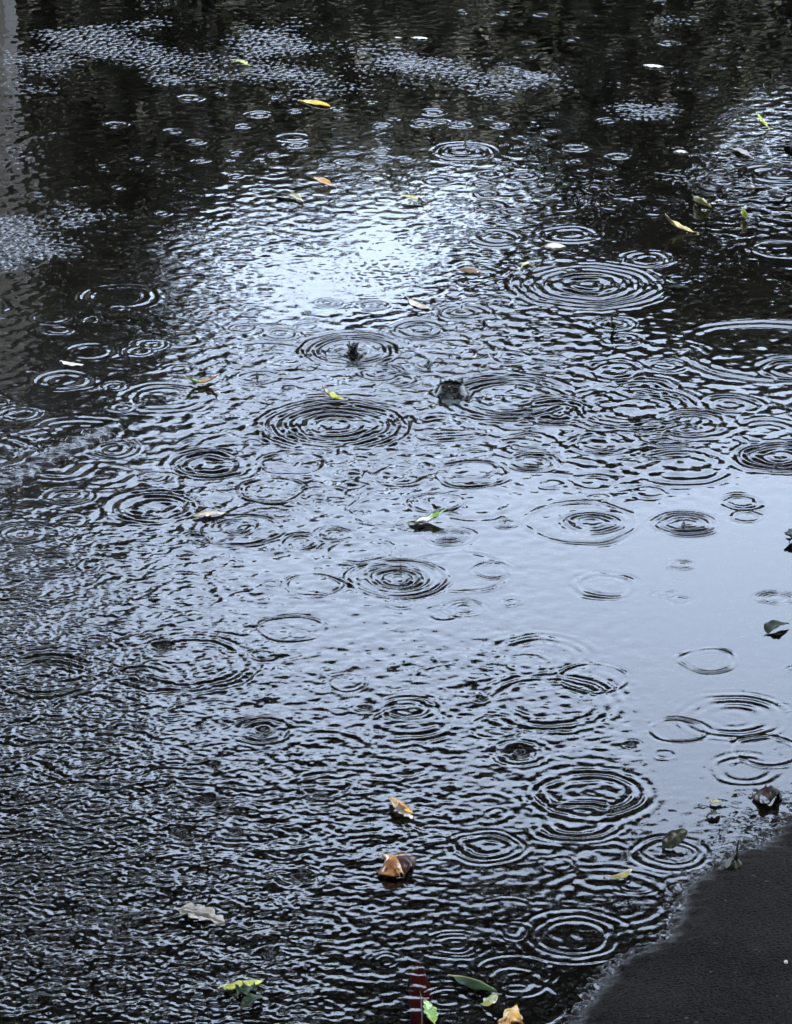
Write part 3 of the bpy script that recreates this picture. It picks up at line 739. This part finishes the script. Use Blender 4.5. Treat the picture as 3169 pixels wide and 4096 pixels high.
leaf("lime_leaf", "yellow-green slender leaf near the bottom edge at left", (890, 3948, 2), (968, 3928, 5), (1054, 3923, 3), 14, 'lime', tip='straw', fold=-.4, stalk=4)
leaf("dark_leaf", "dark green crumpled leaf tucked under the yellow-green slender one", (936, 3985, 1), (985, 3958, 4), (1012, 3938, 2), 16, 'darkgreen', lobes=.3, stalk=0, wave=.4)
leaf("dark_leaf", "black curled leaf floating below the crumpled dark green one", (962, 4038, 1), (1010, 4000, 5), (1050, 3986, 2), 12, 'darkgreen', tip='dark', stalk=3, fold=.5)
leaf("red_leaf", "long dark red leaf running out of the bottom edge", (1690, 4135, -1), (1684, 3985, -.6), (1668, 3848, -2.5), 22, 'red', sub=True, fold=-.3, stalk=0, shape=.45, tip='maroon')
leaf("green_leaf", "bright green leaf lying across the long dark red one", (1738, 4092, 4), (1722, 4045, 8), (1698, 3998, 6), 11, 'green', tip='green', fold=.2, stalk=3, lobes=.15)
leaf("dark_leaf", "long dark green leaf with a folded keel near the bottom, right of the red one", (1812, 3904, 2), (1900, 3920, 6), (1990, 3968, 2), 15, 'darkgreen', tip='olive', fold=-.6, stalk=6)
leaf("olive_leaf", "small olive oval leaf at the end of the long dark green one", (1930, 4016, 1), (1958, 3996, 4), (1988, 3976, 2), 12, 'olive', tip='green', fold=-.3, stalk=2, shape=.5)
leaf("dry_leaf", "crumpled dry yellow leaf at the bottom edge", (2046, 4106, 2), (2042, 4068, 9), (2066, 4018, 9), 21, 'gold', tip='rust', lobes=.1, wave=.3, fold=-.6, stalk=4, shape=.6)
leaf("maroon_leaf", "black-maroon crumpled leaf at the right shore", (3018, 3184, 2), (3072, 3150, 14), (3130, 3172, 3), 23, 'dark', tip='maroon', fold=-.55, lobes=.12, wave=.45, stalk=3, shape=.5, tipcol='maroon', tiplen=-.5)
leaf("tilted_leaf", "black oval leaf with an olive rim tilted out of the water inside a ring", (2656, 3390, 1), (2700, 3352, 8), (2752, 3324, 12), 16, 'dark', tip='darkgreen', fold=.1, roll=-.6, stalk=2, shape=.5)
leaf("olive_leaf", "narrow olive leaf with a white stalk left of the tilted black leaf", (2446, 3506, 2), (2488, 3494, 5), (2528, 3474, 6), 10, 'olive', tip='beige', fold=-.4, stalk=8)
leaf("small_petal", "tiny olive petal near the right shore, farther of two small floating petals", (2840, 3212, 1), (2863, 3206, 3), (2886, 3212, 1), 9, 'olive', stalk=0, rib=False, shape=.5)
leaf("small_petal", "tiny black petal just below the olive one near the right shore", (2828, 3262, 1), (2856, 3252, 4), (2878, 3254, 1), 9, 'dark', stalk=0, rib=False, shape=.5)
leaf("dark_leaf", "black curled leaf alone on the smooth bright water at the right", (3072, 2534, 1), (3096, 2503, 5), (3158, 2496, 3), 17, 'dark', tip='darkgreen', fold=.3, lobes=0, stalk=4, wave=.08)
leaf("edge_leaf", "black ragged leaf cut off by the right edge beside smooth bright water", (3160, 2162, 2), (3172, 2138, 9), (3190, 2112, 4), 18, 'dark', lobes=.15, stalk=3)

# ------------------------------------------------------------------ small stones and a seed pod
def pebble(name, label, px, py, w_, mat_, z=None, sx=1.0, cat="pebble", seed=1):
    p = at(px, py)
    zb = water_z(p.x, p.y)
    r = w_ * 0.0005
    bm = bmesh.new()
    bmesh.ops.create_icosphere(bm, subdivisions=3, radius=1)
    g_ = random.Random(seed)
    ph = [g_.uniform(0, 6) for _ in range(4)]
    for v in bm.verts:
        k = 1 + .12 * math.sin(v.co.x * 3 + ph[0]) + .1 * math.sin(v.co.y * 4 + ph[1]) + .08 * math.sin(v.co.z * 5 + ph[2])
        v.co = Vector((v.co.x * r * sx * k, v.co.y * r * k, v.co.z * r * .6 * k))
    me = bpy.data.meshes.new(name); bm.to_mesh(me); bm.free()
    me.polygons.foreach_set("use_smooth", [True] * len(me.polygons))
    o = link(name, me, mat_)
    o.location = (p.x, p.y, zb + r * .35)
    tag(o, label, cat)
    return o
STONE = simple("pale_stone", (0.28, 0.27, 0.22), (0.45, 0.43, 0.36), 0.5, 300)
pebble("pebble", "pale pebble set on the bare asphalt at the lower right edge", 3142, 3888, 4, STONE)
pebble("pebble", "small rounded grey stone on black water near the upper right bay", 3002, 752, 10, simple("grey_stone", (0.12, 0.11, 0.1), (0.3, 0.28, 0.25), 0.25, 200), seed=3, sx=1.2)
pebble("fallen_seed", "tiny dark oval seed lying in the wet shore at the right", 2994, 3369, 7, lm('dark'), sx=1.6, cat="seed", seed=5)
def pod():
    p = at(2932, 3498); zb = water_z(p.x, p.y)
    root = empty("seed_pod", (p.x, p.y, zb))
    tag(root, "dried dark seed pod with an upright stalk on the asphalt at the shore", "seed pod")
    s = mm_per_px(3490)
    V, F = [], []
    n, m = 18, 9
    for i in range(n):
        a = 2 * math.pi * i / n
        for j in range(m):
            q = j / (m - 1)
            rr = (33 * s) * q * (1 + .10 * math.cos(a * 2 + .6) + .07 * math.sin(3 * a))
            zz = .010 * (1 - q ** 1.4) + .003 * q * math.sin(3 * a + 1) + 0.001
            V.append((rr * math.cos(a), rr * math.sin(a) * .8, zz))
    for i in range(n):
        for j in range(m - 1):
            F.append((i * m + j, i * m + j + 1, ((i + 1) % n) * m + j + 1, ((i + 1) % n) * m + j))
    b = link("husk", pydata("husk", V, F), lm('dark'), root)
    so = b.modifiers.new("thickness", 'SOLIDIFY'); so.thickness = .0008
    link("stalk", pydata("stalk", *tube([(.002, 0, .008), (.0035, .001, .014), (.003, .001, .021), (.0045, .001, .027)], [.0022, .0012, .0008, .0011], 8)), lm('dark'), root)
pod()

# ------------------------------------------------------------------ splashes
SPLASH = water_material((0.5, 0.52, 0.5))
def lathe(prof, n=40, wob=None):
    V, F = [], []
    m = len(prof)
    for i in range(n):
        a = 2 * math.pi * i / n
        for j, (r, z) in enumerate(prof):
            k = wob(a, j / (m - 1)) if wob else (1, 0)
            V.append((r * k[0] * math.cos(a), r * k[0] * math.sin(a), z + k[1]))
    for i in range(n):
        for j in range(m - 1):
            F.append((i * m + j, ((i + 1) % n) * m + j, ((i + 1) % n) * m + j + 1, i * m + j + 1))
    return V, F
def drop(x, y, z, r, st=1.5):
    bm = bmesh.new()
    bmesh.ops.create_icosphere(bm, subdivisions=2, radius=r)
    v = [(q.co.x + x, q.co.y + y, q.co.z * st + z) for q in bm.verts]
    f = [tuple(w_.index for w_ in q.verts) for q in bm.faces]
    bm.free()
    return v, f
def crown_splash():
    p = at(1806, 1572); zb = -0.0005
    s = mm_per_px(1572)
    root = empty("splash", (p.x, p.y, zb))
    tag(root, "thick round bell of water with two horns, thrown up by a drop", "splash")
    R = 62 * s
    prof = [(R * 1.22, -0.001), (R * 1.08, .0008), (R, .0035), (R * .93, .0075), (R * .83, .0115), (R * .74, .0148), (R * .70, .0162), (R * .66, .0158), (R * .66, .0135), (R * .62, .009), (R * .45, .004), (R * .01, .002)]
    prof = [(r_, z_ * .78) for r_, z_ in prof]
    def wob(a, t):
        e = max(0, 1 - abs(t - .55) * 3)
        return (1 + .02 * math.sin(3 * a) + .015 * math.sin(7 * a + 1), e * (.0007 * math.sin(4 * a + .5) + .0004 * math.sin(9 * a)))
    link("crown_wall", pydata("crown_wall", *lathe(prof, 56, wob)), SPLASH, root)
    for a, hgt in ((math.radians(168), .0085), (math.radians(15), .0085), (math.radians(100), .003), (math.radians(60), .002)):
        x, y = R * .70 * math.cos(a), R * .70 * math.sin(a)
        pts = [(x, y, .0112), (x * 1.02, y * 1.02, .0125 + hgt * .3), (x * 1.05, y * 1.05, .0125 + hgt * .6), (x * 1.03, y * 1.03, .0125 + hgt * .8)]
        link("horn", pydata("horn", *tube(pts, [.0022, .0013, .0009, .0012], 10)), SPLASH, root)
crown_splash()
def jet_splash():
    p = at(1412, 1418); s = mm_per_px(1418)
    root = empty("splash", (p.x, p.y, 0))
    tag(root, "thin glassy water jets standing in a dark ring, left of the thick bell", "splash")
    R = 17 * s
    def wob(a, t): return (1 + .06 * math.sin(5 * a), t * .0015 * math.sin(5 * a))
    link("crown_wall", pydata("crown_wall", *lathe([(R * 1.25, -.004), (R * 1.0, .002), (R * .95, .008), (R * 1.02, .012), (R * .97, .0125), (R * .9, .008), (R * .9, -.004)], 36, wob)), SPLASH, root)
    g_ = random.Random(4)
    for k in range(6):
        a = k * math.pi / 3 + .3
        h = g_.uniform(.002, .009)
        x, y = R * math.cos(a), R * math.sin(a)
        link("jet", pydata("jet", *tube([(x, y, .010), (x * 1.15, y * 1.15, .012 + h * .5), (x * 1.35, y * 1.3, .012 + h)], [.0017, .0009, .0012], 8)), SPLASH, root)
    for k in range(4):
        a = g_.uniform(0, 6.3)
        link("droplet", pydata("droplet", *drop(R * 1.5 * math.cos(a), R * 1.5 * math.sin(a), .022 + g_.uniform(0, .008), .0011)), SPLASH, root)
jet_splash()
def spout(px, py, h, r, label):
    p = at(px, py)
    root = empty("water_spout", (p.x, p.y, 0))
    tag(root, label, "splash", None)
    h *= .001; r *= .001
    link("column", pydata("column", *lathe([(r * 4, -.0015), (r * 2.2, .0008), (r * 1.3, h * .3), (r, h * .6), (r * .8, h * .8), (r * .2, h * .84)], 20)), SPLASH, root)
    link("droplet", pydata("droplet", *drop(0, 0, h * 1.0, r * 1.1, 1.2)), SPLASH, root)
spout(1715, 1462, 5, 2.2, "stubby dark column of water rising in a ring, right of the thin jets")
spout(1029, 1510, 7, 1.0, "thin glassy column of water with a bead on top, left of centre")
spout(1603, 2280, 6, .8, "thin glassy column of water at the heart of the bold centre rings")
spout(2735, 2100, 6, 1.1, "short bent column of water inside a ring on the bright water at right")
spout(872, 3215, 5, 1.8, "dark stub of water in a crater in the rough near water at left")
spout(1862, 578, 10, 1.2, "small column of water in the big pale splash ring on the far water")
